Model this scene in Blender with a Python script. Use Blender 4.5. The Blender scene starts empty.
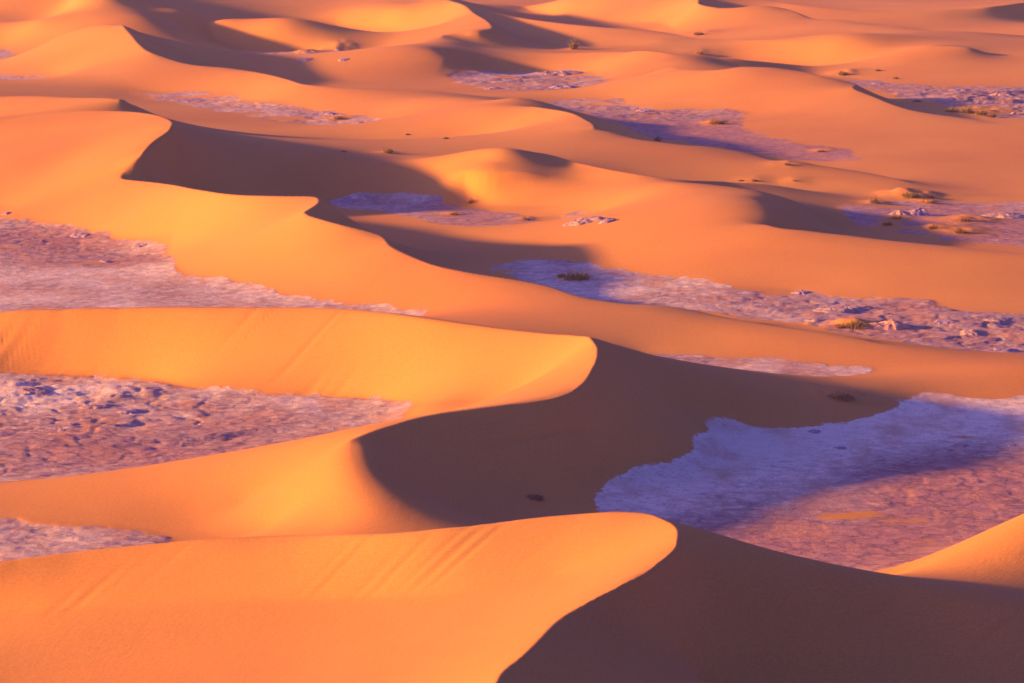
import bpy, math, random
import numpy as np
random.seed(7)
RNG = np.random.default_rng(11)
scene = bpy.context.scene
col = scene.collection

# ------------------------------------------------------------------ camera geometry
W, H_PX, F = 1024, 683, 4400.0          # focal length in pixels
CAM_H = 30.0                            # metres above the dry lake floor
PITCH = math.atan((341.5 + 150.0) / F)
SP, CP = math.sin(PITCH), math.cos(PITCH)


def at(px, py, z):
    """world point at height z seen at a photo pixel"""
    a = (px - 512.0) / F
    b = (341.5 - py) / F
    t = (CAM_H - z) / (SP - b * CP)
    return a * t, (CP + b * SP) * t, z


SUN_EL, SUN_AZ = 10.6, 7.0             # elevation; degrees the sun stands behind the camera's left

# ------------------------------------------------------------------ surveyed lines: (px, py, height in m)
# kinds: c = sharp crest, s = rounded ridge or guide line, f = foot of a slope
LINES = [
 # nearest dune
 ('A', 'c', [(-260,600,1.5),(-120,578,2.2),(0,562,2.7),(100,549,3.1),(200,540,3.5),(300,535,3.8),(342,535,4.0),(442,531,4.4),(509,521.5,4.7),(582,514,5.0),
             (619,512,5.1),(642,513,5.15),(662,519,5.2),(674,526.5,5.2),(678,536.5,5.2),(676,548,5.1),(662,561.5,5.0),(642,576.5,4.95),
             (619,588,4.9),(589,603,4.8),(562,618,4.7),(542,637,4.7),(522,656.6,4.65),(502,673,4.6),(494,690,4.6),(484,720,4.5),(470,760,4.3),(440,820,3.9)]),
 ('A', 's', [(682,523.5,5.1),(715,533,4.8),(749,544,4.4),(816,566.5,3.7),(879,580.5,3.1),(949,596.5,2.6),(1024,607,2.2),(1120,618,1.6),(1250,630,0.8)]),
 ('A', 'f', [(-150,620,0.7),(0,610,1.25),(150,604,1.7),(342,598,2.3),(480,590,3.0),(560,574,3.6)]),
 ('A', 's', [(-120,690,0.0),(0,690,0.1),(170,690,0.95),(342,690,2.2),(430,690,3.45)]),
 ('A', 's', [(705,690,1.1),(800,690,0.5),(900,690,0.3),(1024,690,0.2),(1200,690,0.1)]),
 ('A', 's', [(700,590,3.7),(800,610,2.7),(900,625,1.9),(1024,640,1.4),(1150,650,0.9)]),
 # right-hand dune
 ('E', 's', [(886,579,0.8),(949,556,1.8),(1024,529,2.8),(1100,500,3.6),(1200,480,3.2)]),
 # second dune
 ('B', 'c', [(-200,326,1.5),(-100,319,2.4),(0,314,3.0),(67,312,3.2),(134,310,3.4),(200,309,3.6),(342,309.3,4.0),(409,317,3.95),(476,326,3.8),(542,333.6,3.9),(576,336,4.2),
             (591,340,4.6),(597.5,348,4.5),(597,358,4.4),(591,372,4.2),(581,386,4.0),(569,394,3.9),(562,397,3.85),(536,402,3.8),(492,407,3.8),
             (459,411,3.8),(429,416,3.8),(392,426,3.8),(370,432.5,3.75),(348,441,3.65)]),
 ('B', 's', [(348,441,3.65),(327,458,3.05),(320,485,2.35),(324,529,1.4)]),
 ('B', 's', [(348,441,3.65),(343,458,3.3),(350,485,2.7),(384,528,1.75)]),
 ('B', 's', [(335,437,3.3),(300,441.5,2.7),(267,447.5,2.2),(200,458.5,1.5),(134,469.5,0.95),(67,478.6,0.6),(0,487,0.3),(-120,500,0.1)]),
 ('B', 's', [(0,505,0.2),(100,508,0.35),(200,505,0.6),(250,500,0.9)]),
 ('B', 's', [(200,522,0.2),(240,524,0.4),(275,526,0.6)]),
 ('B', 's', [(520,502,0.5),(620,487,0.2),(560,515,0.25),(455,512,1.0)]),
 ('B', 's', [(603,342,4.4),(642,353,3.3),(684,364,2.4),(725,368.5,1.75),(782,376,1.1),(826,381,0.75),(880,386,0.5)]),
 ('B', 'f', [(0,372,0),(43,372,0),(144,377,0),(214,390,0),(342,395.5,0),(375,398,0.05),(409,407,0.3)]),
 ('B', 's', [(430,404,0.85),(480,399,1.15),(515,394,1.6)]),
 # third dune, the long diagonal ridge
 ('C', 'c', [(119,178.7,3.3),(167,183.7,3.6),(200,190,3.9),(234,194.5,4.1),(284,196.4,4.4),(314,197,4.5),(319,201,4.45),(314,207,4.3),(304,213.5,4.15),(320,219,4.0),
             (342,225,3.8),(375,233,3.4),(392,247,2.9),(409,255,2.6),(442,267,2.3),(476,274,2.1),(526,282,1.9),(549,287,1.75),(569,293.5,1.6),(596,300,1.4),
             (626,304.5,1.2),(682,308.6,1.05),(715,315,0.9),(782,327,0.75),(832,333.6,0.65),(882,343.6,0.5)]),
 ('C', 's', [(882,343.6,0.5),(932,352,0.4),(982,356,0.35),(1024,357,0.35),(1150,360,0.3)]),
 ('C', 's', [(640,350,0.1),(720,352,0.1),(800,358,0.1),(880,364,0.15)]),
 ('C', 's', [(930,372,0.4),(1024,366,0.8),(1120,366,0.9)]),
 # fourth dune on the left
 ('D', 'c', [(-260,150,2.0),(-120,130,4.0),(0,117.6,5.4),(33,113,5.7),(67,111,6.0),(117,111,6.25),(150,114,6.4),(167,118.6,6.45),(172,123.6,6.45),(167,133.6,6.0),(150,147,5.2),(134,162,4.4),(125,170,3.8),(119,178.7,3.3)]),
 ('D', 's', [(172,122,6.4),(187,124,5.5),(214,132,4.7),(240,140.5,4.2),(267,147,3.7),(300,153,3.25),(342,156.5,2.9),(409,158.5,2.55),(442,157.5,2.7)]),
 ('D', 's', [(180,190,1.6),(230,196,0.9),(300,197,0.2)]),
 ('D', 's', [(0,160,3.3),(60,165,3.2)]),
 ('Z', 'c', [(-200,110,3.6),(0,97,5.3),(33,96,5.6),(67,97.5,5.9),(105,98.5,6.2),(117,99.5,6.2),(134,105,5.2),(150,112,4.4)]),
 # dome and central dune
 ('G', 's', [(442,157.5,2.7),(470,151,3.6),(490,149.5,4.15),(506,149.6,4.2),(529,151,3.9),(576,162,3.1),(626,172,2.75),(676,180,2.4),(726,181.8,1.9),(760,184,1.2)]),
 ('G', 's', [(493,150,4.15),(487,160,3.4),(481,170,2.45)]),
 ('G', 'c', [(520,150,4.1),(545,154,3.55),(576,162,3.1),(626,172,2.75),(676,179.5,2.4),(726,181.8,1.9)]),
 ('F', 'c', [(459,173,2.4),(491,176,2.35),(532,177,2.3),(570,177.7,2.2),(614,178.2,2.3)]),
 ('F', 's', [(614,178.2,2.3),(650,179.5,2.5),(680,186,2.9),(722,192,3.0),(750,197,3.05),(766,204,3.0),(766,215,2.75)]),
 ('F', 'c', [(764,224,2.5),(783.5,228.5,2.4),(816,232.5,2.2),(850,236,2.1),(882,240,1.95),(966,248.5,1.6),(1024,254,1.5),(1150,262,1.2)]),
 ('F', 'f', [(818,217,0.4),(832,226,0.15),(845,238,0.15),(880,250,0.2),(930,258,0.15)]),
 ('F', 's', [(773,197,2.8),(796,202,1.9),(814,208,1.1)]),
 ('F', 'f', [(465,200,0.2),(500,204,0.25),(540,206,0.4),(580,204,0.9)]),
 ('F', 'f', [(540,250,0.3),(600,266,0.1),(650,274,0.1),(720,284,0.15),(800,289,0.1)]),
 ('F', 's', [(740,190,0.7),(770,190,0.35),(830,192,0.3),(880,210,0.15),(960,225,0.15)]),
 # orange dune of the middle distance
 ('U', 'c', [(531,106.2,3.3),(568,112,3.5),(586,120,3.5),(594.5,126,3.5),(594.5,129,3.4),(607,131.5,3.1),(644,140.5,2.7),(685,145.6,2.4),(710,149,2.05),(741,152,1.95),(782,162,1.65),
             (815,166,1.45),(844,169.5,1.25),(874,174,1.05),(910,182.5,0.7)]),
 ('U', 's', [(765,136,0.1),(800,145,0.1),(850,152,0.15),(880,165,0.15),(930,178,0.2),(980,190,0.2)]),
 ('U', 's', [(440,96,2.0),(480,101,2.6),(505,104,3.1),(531,106.2,3.3)]),
 ('U', 's', [(490,103,2.7),(505,98.5,3.2),(516,97.3,3.3),(528,100,2.8),(545,105,2.2)]),
 ('U', 's', [(351,141,0.3),(400,143,0.3),(450,143,0.4),(480,138,0.7)]),
 # peaked dune of the left distance
 ('Hh', 'c', [(122.6,24.5,6.5),(126,29,6.1),(130,33,5.7),(140,45,4.7),(150,52,4.1),(167,58,3.5),(194,65,3.0),(234,69,2.75),(267,74,2.6),(290,80,2.4),(311,85,2.25),(342,87.5,2.1)]),
 ('Hh', 's', [(342,87.5,2.1),(390,89,2.0),(440,91,1.8)]),
 ('Hh', 's', [(0,68,0.6),(33,50,2.3),(67,33,4.5),(87,27,5.6),(107,23.4,6.3),(122.6,24.5,6.5)]),
 ('Hh', 's', [(143,36,4.6),(175,46,3.3),(210,54,2.2),(250,63,1.2)]),
 ('J', 's', [(-60,24,3.2),(0,22,3.6),(41,21.5,4.2),(68,12,5.1),(96,1,6.0),(115,-2,6.5),(131,2,6.4),(160,7,5.8),(185,11,5.2),(210,16,4.6),(241,21,3.9),(282,26,3.4),(323,28.5,3.0),(348,33,2.3),(370,39,1.5),(386,46,0.6)]),
 ('J', 's', [(133,3,6.2),(147,12,5.4),(146,18,4.9)]),
 ('J', 'f', [(200,33,1.2),(240,46,0.4),(282,49,0.05),(344,50.5,0.05),(376,50,0.1)]),
 ('J', 's', [(0,37,1.8),(60,37,2.2)]),
 # twin peaked dune of the far middle
 ('K', 'c', [(420,-14,6.0),(436,-8,6.0),(448,0,5.8),(461.5,4.5,5.5),(472,12,5.0),(488,21.5,4.5),(491.7,26.7,4.25),(488,30,4.1),(476,32,3.9),(460,33.5,3.65),(447,34.6,3.5),(442,36.6,3.4)]),
 ('K', 's', [(436,-8,6.0),(420,3,5.0),(400,9.5,4.3),(385,10.5,4.0),(350,10,3.7),(323,10.3,3.4),(303,12.5,3.1)]),
 ('K', 'f', [(335,27,1.0),(380,30,0.9),(410,40,0.6)]),
 ('K', 's', [(442,36.6,3.4),(420,42,2.8),(400,47,2.2),(369,55,1.0),(352,60,0.3)]),
 ('K', 's', [(447,39.5,3.2),(468,46,2.5),(492,51,2.1),(515,53.8,1.8),(543,54,1.8)]),
 ('K', 's', [(446,40,3.25),(444,48,2.9),(441,60,2.0),(438,67,1.2)]),
 ('K', 'c', [(515,53.8,1.8),(543,54,1.8),(576,52.8,2.0),(610,52,2.3),(631,51,2.5)]),
 ('K', 'f', [(460,69,0.35),(492,70,0.1),(540,70,0.1),(575,71,0.2),(600,79,0.3)]),
 ('P', 'c', [(631,51,2.7),(661,52,3.1),(678,54.5,2.95),(707,57,2.6),(744,60.5,2.1),(774,63,1.6),(810,66.6,1.0)]),
 ('P', 's', [(690,56,0.9),(715,57.3,0.6),(760,60,0.35),(800,62.5,0.2),(850,66,0.15)]),
 ('P', 's', [(665,60,2.4),(690,61,2.5),(711,61.5,2.3),(729,66,1.5)]),
 ('Q', 'c', [(672,67,2.9),(682,68.8,3.1),(698,70,3.3),(723,70,3.5),(744,68.5,3.7),(774,68.3,3.8),(791,70,3.7),(810,73,3.5),(828,78,3.2),(844,81,2.9),(854,89,2.6),(872,96,2.2),(892,104.3,1.8),
             (920,111.8,1.5),(947,116,1.3),(978,120,1.15),(999,123.5,1.05)]),
 ('Q', 's', [(999,123.5,1.05),(1024,123.7,1.1),(1100,124,1.2)]),
 ('Q', 's', [(588,89,0.1),(609,86,0.5),(627,80.5,1.2),(650,73,2.1),(672,67,2.9)]),
 ('O', 'c', [(478,4,4.8),(498,12,4.3),(533,19.5,3.8),(574,24.6,3.4),(610,28,3.1),(641,30,2.9),(668,33,2.7),(692,38,2.5)]),
 ('O', 'c', [(660,39.5,2.5),(692,39,2.5),(711,39,2.5),(744,40,2.6),(774,41,2.7),(800,41,2.9)]),
 ('R', 's', [(800,41,2.9),(844,40.5,3.2),(877,41.6,3.1),(903,45,2.7),(920,45.5,2.9),(953,46,3.5),(971,48,3.3),(987,53,2.5),(1024,54,2.4),(1100,56,2.4)]),
 ('R', 'c', [(950,45.8,3.5),(971,48,3.3),(987,53,2.5)]),
 ('N', 's', [(470,2,3.0),(492,4,1.9),(523,4,1.9),(564,2.5,2.7),(610,1,3.3),(650,-2,4.0),(690,-2,4.6)]),
 ('N', 'f', [(506,9,0.6),(533,14,0.3),(574,19,0.3),(610,22,0.3),(641,22,0.6),(680,33,0.3)]),
 ('S', 'c', [(685,-6,4.8),(698,0,4.6),(703,5,4.2),(723,8,3.9),(744,8.6,3.8),(774,8,3.9),(791,10.3,3.7),(800,14,3.3),(810,18,2.8),(822,20,2.6)]),
 ('S', 'c', [(822,20,2.6),(844,20.3,2.9),(872,25,2.6),(909,28,2.4),(953,33,2.1),(1024,36,1.9),(1100,38,1.3)]),
 ('T', 'c', [(720,-4,4.0),(760,-1,3.6),(800,5,3.2),(844,9,2.8),(866,11,2.5),(931,10,2.8),(975,8,3.2),(1024,3,3.7),(1100,-2,4.0)]),
 ('X', 's', [(20,-22,7.5),(70,-20,9.5),(95,-17,9.5),(120,-12,7.5)]),  # added peak out of view, its shadow darkens the far valley
]

# dry lake floor: polygons in photo pixels, all of it at height 0
PLAYAS = {
 'right':  [(596,500),(606,488),(616,482),(632,475),(659,470),(684,462.5),(695,453),(702,435),(708,428),(722,425),(749,427),(792,430),(849,422),(879,415),(896,405),(910,399),(940,397),(1024,399),(1200,400),(1200,470),(1024,520),(900,574),(800,580),(700,560),(640,530),(600,515)],
 'strip':  [(640,353),(682,355.5),(765,357),(799,363),(832,367),(882,370),(899,373),(880,375.5),(826,379),(760,376),(684,372),(640,368)],
 'bowl':   [(-200,374),(0,372),(43,372),(144,376.5),(146,382),(214,390),(300,394),(342,395.5),(375,398),(409,407),(421,414),(400,428),(342,440),(267,452),(200,462),(134,470),(67,479),(0,485),(-200,500)],
 'front':  [(-200,514),(0,517),(33,521),(67,524),(134,527.5),(160,531.5),(178,538),(180,545),(100,560),(0,575),(-200,590)],
 'left':   [(-200,208),(0,221),(33,223),(84,233),(100,240),(140,245),(157,246.5),(173,246.5),(167,262),(187,277),(234,285),(267,292),(300,299.5),(342,305.5),(400,313),(438,318),(400,322),(342,322),(0,325),(-200,325)],
 'central':[(310,200),(342,198),(400,197.5),(430,198),(450,205),(480,209),(501,213),(536,218),(528,225),(512,227),(471,227.5),(440,224),(400,215),(360,207),(330,206)],
 'valley': [(489,266),(495,263),(522,259.3),(553,258),(573,262),(596,268),(620,271.5),(642,275),(684,279.5),(715,284),(749,292),(782,296),(793.5,291.5),(820,294),(852,298),(911,300),(945,306.6),(964,313.6),(1024,313.6),(1200,316),(1200,352),(1024,355),(977,354),(945,350),(879,340),(823,328),(774,321),(715,313),(684,309),(626,308),(590,303),(560,296),(530,284)],
 'farleft':[(160,95),(200,95.5),(234,98),(247,103.5),(284,106.5),(300,110),(334,115),(360,119),(389,123),(375,127),(342,127.5),(300,123.6),(250,115.5),(200,108),(167,101),(127,96),(127,93.6)],
 'edge':   [(-100,77),(0,77),(45,78.5),(62,80),(62,83),(40,84),(0,84),(-100,84)],
 'edge2':  [(-100,48),(0,50),(14,54),(12,61),(0,67),(-100,70)],
 'notch':  [(-60,211),(0,212),(12,214),(22,214),(12,216),(0,216),(-60,216)],
 'far':    [(222,52),(250,51),(282,50.7),(300,50.5),(345,51),(374,54),(362,60),(330,63),(270,63),(236,59)],
 'far2':   [(451,73),(482,71),(523,71.3),(560,71.5),(589,72),(598,79),(615,81),(600,86),(574,89),(523,90),(482,88),(457,85),(455,80),(435,78),(440,76)],
 'plain':  [(541,105),(560,103.5),(582,101.5),(615,101.5),(623,107),(664,111),(710,111.5),(731,112),(753,115),(742,120),(735,126),(762,137),(805,145),(852,152),(862,160),(845,164),(800,160),(735,149),(700,143),(644,136),(607,126),(585,115),(560,110)],
 'farright':[(806,73),(828,75),(844,78),(881,83),(931,86.5),(975,88),(1024,88.6),(1150,90),(1150,119),(1024,119),(984,118),(949,110),(945,104),(910,98),(886,93),(868,88),(842,80),(820,76)],
 'rocks':  [(832,214),(850,207),(890,203),(930,201),(975,203),(1030,202),(1100,204),(1100,248),(1024,247),(960,240),(900,231),(855,224)],
 'plates': [(558,219),(566,215),(580,214),(600,218),(606,220),(592,224),(570,223)],
}

# ------------------------------------------------------------------ numpy noise
def _hash(ix, iy, seed):
    h = (ix.astype(np.int64) * 374761393 + iy.astype(np.int64) * 668265263 + seed * 1442695041) & 0x7fffffff
    h = ((h ^ (h >> 13)) * 1274126177) & 0x7fffffff
    return ((h ^ (h >> 16)) & 0xffff).astype(np.float32) / 65535.0


def vnoise(x, y, seed=0):
    ix, iy = np.floor(x), np.floor(y)
    fx, fy = (x - ix).astype(np.float32), (y - iy).astype(np.float32)
    ix = ix.astype(np.int32); iy = iy.astype(np.int32)
    fx = fx * fx * fx * (fx * (fx * 6 - 15) + 10); fy = fy * fy * fy * (fy * (fy * 6 - 15) + 10)
    a = _hash(ix, iy, seed); b = _hash(ix + 1, iy, seed); c = _hash(ix, iy + 1, seed); d = _hash(ix + 1, iy + 1, seed)
    return (a + (b - a) * fx) * (1 - fy) + (c + (d - c) * fx) * fy - 0.5


def fbm(x, y, octaves=4, seed=0, gain=0.5):
    s = 0; amp = 1.0
    for k in range(octaves):
        s = s + amp * vnoise(x * 2 ** k + 17.3 * k, y * 2 ** k - 9.1 * k, seed + k)
        amp *= gain
    return s


# ------------------------------------------------------------------ the survey grid: u = X / Y, v = log Y (square in plan)
U0, U1, Y0, Y1 = -0.165, 0.165, 118.0, 1150.0
DU, DV = 0.0004, 0.00125
NU = int((U1 - U0) / DU) // 16 * 16 + 1
NV = int(math.log(Y1 / Y0) / DV) // 16 * 16 + 1
V0 = math.log(Y0)


def smooth_line(pts, step=0.25):
    """Catmull-Rom through the surveyed points, in plan (u, v, z)"""
    P = []
    for px, py, z in pts:
        x, y, _ = at(px, py, z)
        P.append((x / y, math.log(y), z))
    P = np.array(P)
    E = np.vstack([2 * P[0] - P[1], P, 2 * P[-1] - P[-2]])
    out = []
    for i in range(1, len(E) - 2):
        p0, p1, p2, p3 = E[i - 1], E[i], E[i + 1], E[i + 2]
        n = max(2, int(max(abs(p2[0] - p1[0]) / (DU * step * 2), abs(p2[1] - p1[1]) / (DV * step * 2))))
        t = np.linspace(0, 1, n, endpoint=False)[:, None]
        # centripetal-ish: tangents limited by the chord so that uneven spacing does not overshoot
        c = np.linalg.norm((p2 - p1)[:2]) + 1e-9
        def tang(a, b, d):
            l1 = np.linalg.norm((b - a)[:2]) + 1e-9; l2 = np.linalg.norm((d - b)[:2]) + 1e-9
            return ((b - a) / l1 * l2 + (d - b) / l2 * l1) / (l1 + l2)
        m1, m2 = tang(p0, p1, p2) * c, tang(p1, p2, p3) * c
        out.append((2 * t ** 3 - 3 * t ** 2 + 1) * p1 + (t ** 3 - 2 * t ** 2 + t) * m1 + (-2 * t ** 3 + 3 * t ** 2) * p2 + (t ** 3 - t ** 2) * m2)
    out.append(P[-1][None])
    return np.vstack(out)


def blur1(a, r):
    k = np.ones(2 * r + 1) / (2 * r + 1)
    return np.convolve(np.pad(a, r, mode='edge'), k, 'valid')


CURVES = [(n, k, smooth_line(p)) for n, k, p in LINES]
# slip faces: behind a sharp crest the sand falls at its angle of rest, away from the light
LEE = {('Hh', 0): 0.3, ('U', 0): 0.2, ('C', 0): 0.2, ('Q', 0): 0.2, ('K', 0): 0.8, ('S', 0): 0.8, ('F', 1): 0.2, ('G', 0): 0.9, ('Z', 0): 3.4, ('P', 0): 0.3, ('O', 0): 0.4, ('S', 1): 0.1, ('T', 0): 0.2, ('R', 0): 0.6}
seen_c = {}
for n, k, P in list(CURVES):
    if k != 'c': continue
    q = seen_c.get(n, 0); seen_c[n] = q + 1
    if (n, q) not in LEE: continue
    base = LEE[(n, q)]
    Yw = np.exp(P[:, 1]); Xw = P[:, 0] * Yw
    tx, ty = np.gradient(Xw), np.gradient(Yw)
    tx, ty = blur1(tx, 15), blur1(ty, 15)
    l = np.hypot(tx, ty) + 1e-9
    nx, ny = ty / l, -tx / l
    sg = np.where(nx * math.cos(math.radians(SUN_AZ)) + ny * math.sin(math.radians(SUN_AZ)) >= 0, 1.0, -1.0)
    nx, ny = nx * sg, ny * sg
    facing = nx * math.cos(math.radians(SUN_AZ)) + ny * math.sin(math.radians(SUN_AZ))
    for fr in (0.5, 1.0):
        d = 1.65 * np.maximum(P[:, 2] - base, 0) * fr
        ok = (facing > 0.3) & (P[:, 2] - base > 0.3)
        xx, yy = Xw + nx * d, Yw + ny * d
        Q = np.stack([xx / yy, np.log(yy), P[:, 2] + (base - P[:, 2]) * fr], 1)[ok]
        if len(Q): CURVES.append((n, 'l', Q[::3]))


def poly_mask(nu, nv, du, dv, poly):
    """fill a polygon on the grid (even-odd rule, row by row)"""
    q = []
    n = len(poly)
    for i in range(n):
        (ax, ay), (bx, by) = poly[i], poly[(i + 1) % n]
        for t in np.linspace(0, 1, 4, endpoint=False):
            x, y, _ = at(ax + (bx - ax) * t, ay + (by - ay) * t, 0.0)
            q.append(((x / y - U0) / du, (math.log(y) - V0) / dv))
    m = np.zeros((nv, nu), bool)
    q = np.array(q)
    r0, r1 = max(0, int(q[:, 1].min())), min(nv - 1, int(q[:, 1].max()) + 1)
    for r in range(r0, r1 + 1):
        a, b = q, np.roll(q, -1, 0)
        hit = (a[:, 1] <= r) != (b[:, 1] <= r)
        xs = np.sort(a[hit, 0] + (r - a[hit, 1]) * (b[hit, 0] - a[hit, 0]) / (b[hit, 1] - a[hit, 1]))
        for k in range(0, len(xs) - 1, 2):
            i0, i1 = max(0, int(math.ceil(xs[k]))), min(nu - 1, int(math.floor(xs[k + 1])))
            if i1 >= i0: m[r, i0:i1 + 1] = True
    return m


def blur(a, r, axis):
    if r < 1: return a
    k = 2 * r + 1
    pad = [(0, 0), (0, 0)]; pad[axis] = (r + 1, r)
    c = np.cumsum(np.pad(a, pad, mode='edge'), axis=axis, dtype=np.float64)
    if axis == 0: return ((c[k:] - c[:-k]) / k).astype(np.float32)
    return ((c[:, k:] - c[:, :-k]) / k).astype(np.float32)


def blur2(a, ru, rv, n=2):
    for _ in range(n): a = blur(blur(a, ru, 1), rv, 0)
    return a


# ------------------------------------------------------------------ thin-plate surface through the survey, creased at the crests
LS = 0.004                               # unit of length in the energy
def solve(level, init, iters):
    s = 2 ** level
    du, dv = DU * s, DV * s
    nu, nv = (NU - 1) // s + 1, (NV - 1) // s + 1
    cu, cv = (LS / du) ** 2, (LS / dv) ** 2
    cuv = LS * LS / (du * dv)
    cell = (du * dv) / LS ** 2           # quadrature weight, keeps levels comparable
    crease = np.ones((nv, nu), np.float32)
    idx, wts, rhs, wgt = [], [], [], []
    for name, kind, P in CURVES:
        gu, gv = (P[:, 0] - U0) / du, (P[:, 1] - V0) / dv
        ok = (gu > 0) & (gu < nu - 1.001) & (gv > 0) & (gv < nv - 1.001)
        gu, gv, z = gu[ok], gv[ok], P[ok, 2]
        if not len(gu): continue
        i, j = gu.astype(int), gv.astype(int); fu, fv = gu - i, gv - j
        idx.append(np.stack([j * nu + i, j * nu + i + 1, (j + 1) * nu + i, (j + 1) * nu + i + 1], 1))
        wts.append(np.stack([(1 - fu) * (1 - fv), fu * (1 - fv), (1 - fu) * fv, fu * fv], 1))
        rhs.append(z)
        wgt.append(np.full(len(z), {'c': 6.0, 's': 1.2, 'f': 0.8, 'l': 0.15}[kind]))
        if kind in 'cf':
            lo = 0.004 if kind == 'c' else 0.12
            for a in (0, 1):
                for b in (0, 1):
                    crease[j + b, i + a] = np.minimum(crease[j + b, i + a], lo)
    idx = np.concatenate(idx); wts = np.concatenate(wts).astype(np.float32)
    rhs = np.concatenate(rhs).astype(np.float32); wgt = np.concatenate(wgt).astype(np.float32)
    order = idx.ravel()
    N = nu * nv
    floor_m = np.zeros((nv, nu), bool)
    for p in PLAYAS.values(): floor_m |= poly_mask(nu, nv, du, dv, p)
    # near-crest floor cells give way to the crest lines
    near = np.zeros((nv, nu), np.float32); near.ravel()[order] = 1
    near = blur2(near, max(1, int(0.0016 / du)), max(1, int(0.0016 / dv)), 1) > 0
    fl_w = np.where(floor_m & ~near, 0.25 * cell, 0).astype(np.float32)
    # rim of the floor is a gentle crease
    rim = blur2(floor_m.astype(np.float32), 1, 1, 1)
    crease[(rim > 0.05) & (rim < 0.95)] = np.minimum(crease[(rim > 0.05) & (rim < 0.95)], 0.15)
    # weak pull to a typical sand level where nothing was surveyed
    jj, ii = np.mgrid[0:nv, 0:nu]
    Yg = np.exp(V0 + jj * dv); Ug = U0 + ii * du
    Xg = Yg * Ug
    ext = (2.2 + 5.0 * np.clip(fbm(Xg / 55, Yg / 90, 3, 5) + 0.15, -0.4, 1)) * np.clip((Yg - 250) / 300, 0.12, 1)
    out = np.clip((np.abs(Ug) - 0.135) / 0.02, 0, 1) + np.clip((Yg - 900) / 60, 0, 1)
    out = np.clip(out, 0, 1)
    pw = (0.0006 * cell * (1 - out) + 0.03 * cell * out).astype(np.float32)
    pz = (0.5 * (1 - out) + np.maximum(ext, 0.2) * out).astype(np.float32)
    tau = 0.10                            # a little tension against overshoot
    c = crease * cell
    cu2, cv2 = np.float32(cu), np.float32(cv)
    cx = (c[:-1, :-1] + c[1:, 1:] + c[1:, :-1] + c[:-1, 1:]) * 0.25
    tu, tv = np.float32(tau * LS * LS / du ** 2 * cell), np.float32(tau * LS * LS / dv ** 2 * cell)
    cuu = c[:, 1:-1] * cu2 * cu2; cvv = c[1:-1] * cv2 * cv2; cxx = 2 * cx * np.float32(cuv * cuv)

    def A(z):
        r = (fl_w + pw) * z
        d = z[:, 2:] - 2 * z[:, 1:-1] + z[:, :-2]; d *= cuu
        r[:, 2:] += d; r[:, 1:-1] -= 2 * d; r[:, :-2] += d
        d = z[2:] - 2 * z[1:-1] + z[:-2]; d *= cvv
        r[2:] += d; r[1:-1] -= 2 * d; r[:-2] += d
        d = z[1:, 1:] - z[1:, :-1] - z[:-1, 1:] + z[:-1, :-1]; d *= cxx
        r[1:, 1:] += d; r[1:, :-1] -= d; r[:-1, 1:] -= d; r[:-1, :-1] += d
        d = (z[:, 1:] - z[:, :-1]) * tu
        r[:, 1:] += d; r[:, :-1] -= d
        d = (z[1:] - z[:-1]) * tv
        r[1:] += d; r[:-1] -= d
        q = (z.ravel()[idx] * wts).sum(1) * wgt
        r += np.bincount(order, (wts * q[:, None]).ravel(), N).reshape(nv, nu).astype(np.float32)
        return r
    b = np.bincount(order, (wts * (wgt * rhs)[:, None]).ravel(), N).reshape(nv, nu).astype(np.float32) + pw * pz
    dg = fl_w + pw + 2 * tu + 2 * tv
    dg[:, 1:-1] += 4 * cuu; dg[:, 2:] += cuu; dg[:, :-2] += cuu
    dg[1:-1] += 4 * cvv; dg[2:] += cvv; dg[:-2] += cvv
    for sl in ((slice(1, None), slice(1, None)), (slice(1, None), slice(None, -1)), (slice(None, -1), slice(1, None)), (slice(None, -1), slice(None, -1))):
        dg[sl] += cxx
    dg += np.bincount(order, (wts ** 2 * wgt[:, None]).ravel(), N).reshape(nv, nu).astype(np.float32)
    z = np.zeros((nv, nu), np.float32) + 0.5 if init is None else init
    r = b - A(z); y = r / dg; p = y.copy(); rz = float((r * y).sum())
    for k in range(iters):
        Ap = A(p); al = rz / (float((p * Ap).sum()) + 1e-30)
        z = z + np.float32(al) * p; r -= np.float32(al) * Ap
        y = r / dg; rn = float((r * y).sum()); p = y + np.float32(rn / (rz + 1e-30)) * p; rz = rn
        if rn < 1e-9: break
    return z, floor_m


def up(z, shape):
    nv, nu = z.shape
    o = np.zeros(shape, np.float32)
    o[::2, ::2] = z
    o[1::2, ::2] = 0.5 * (z[:-1] + z[1:])
    o[:, 1::2] = 0.5 * (o[:, :-1:2] + o[:, 2::2])
    return o


z = None
for level, iters in ((4, 1500), (3, 700), (2, 300), (1, 120), (0, 50)):
    if z is not None:
        s = 2 ** level
        z = up(z, ((NV - 1) // s + 1, (NU - 1) // s + 1))
    z, FLOOR = solve(level, z, iters)
Z = np.where(z < 0, -0.15 * (1 - np.exp(z / 0.15)), z).astype(np.float32)

jj, ii = np.mgrid[0:NV, 0:NU]
YG = np.exp(V0 + jj * DV).astype(np.float32)
XG = (YG * (U0 + ii * DU)).astype(np.float32)


SKY_TINT = (0.50, 0.355, 1.42); SKY_STR = 0.12
SUN_STR = 5.0; SUN_COL = (1.0, 0.46, 0.005); EXPOSURE = 1.40; HAZE = 0.00011; DUST = 5.0
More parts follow.
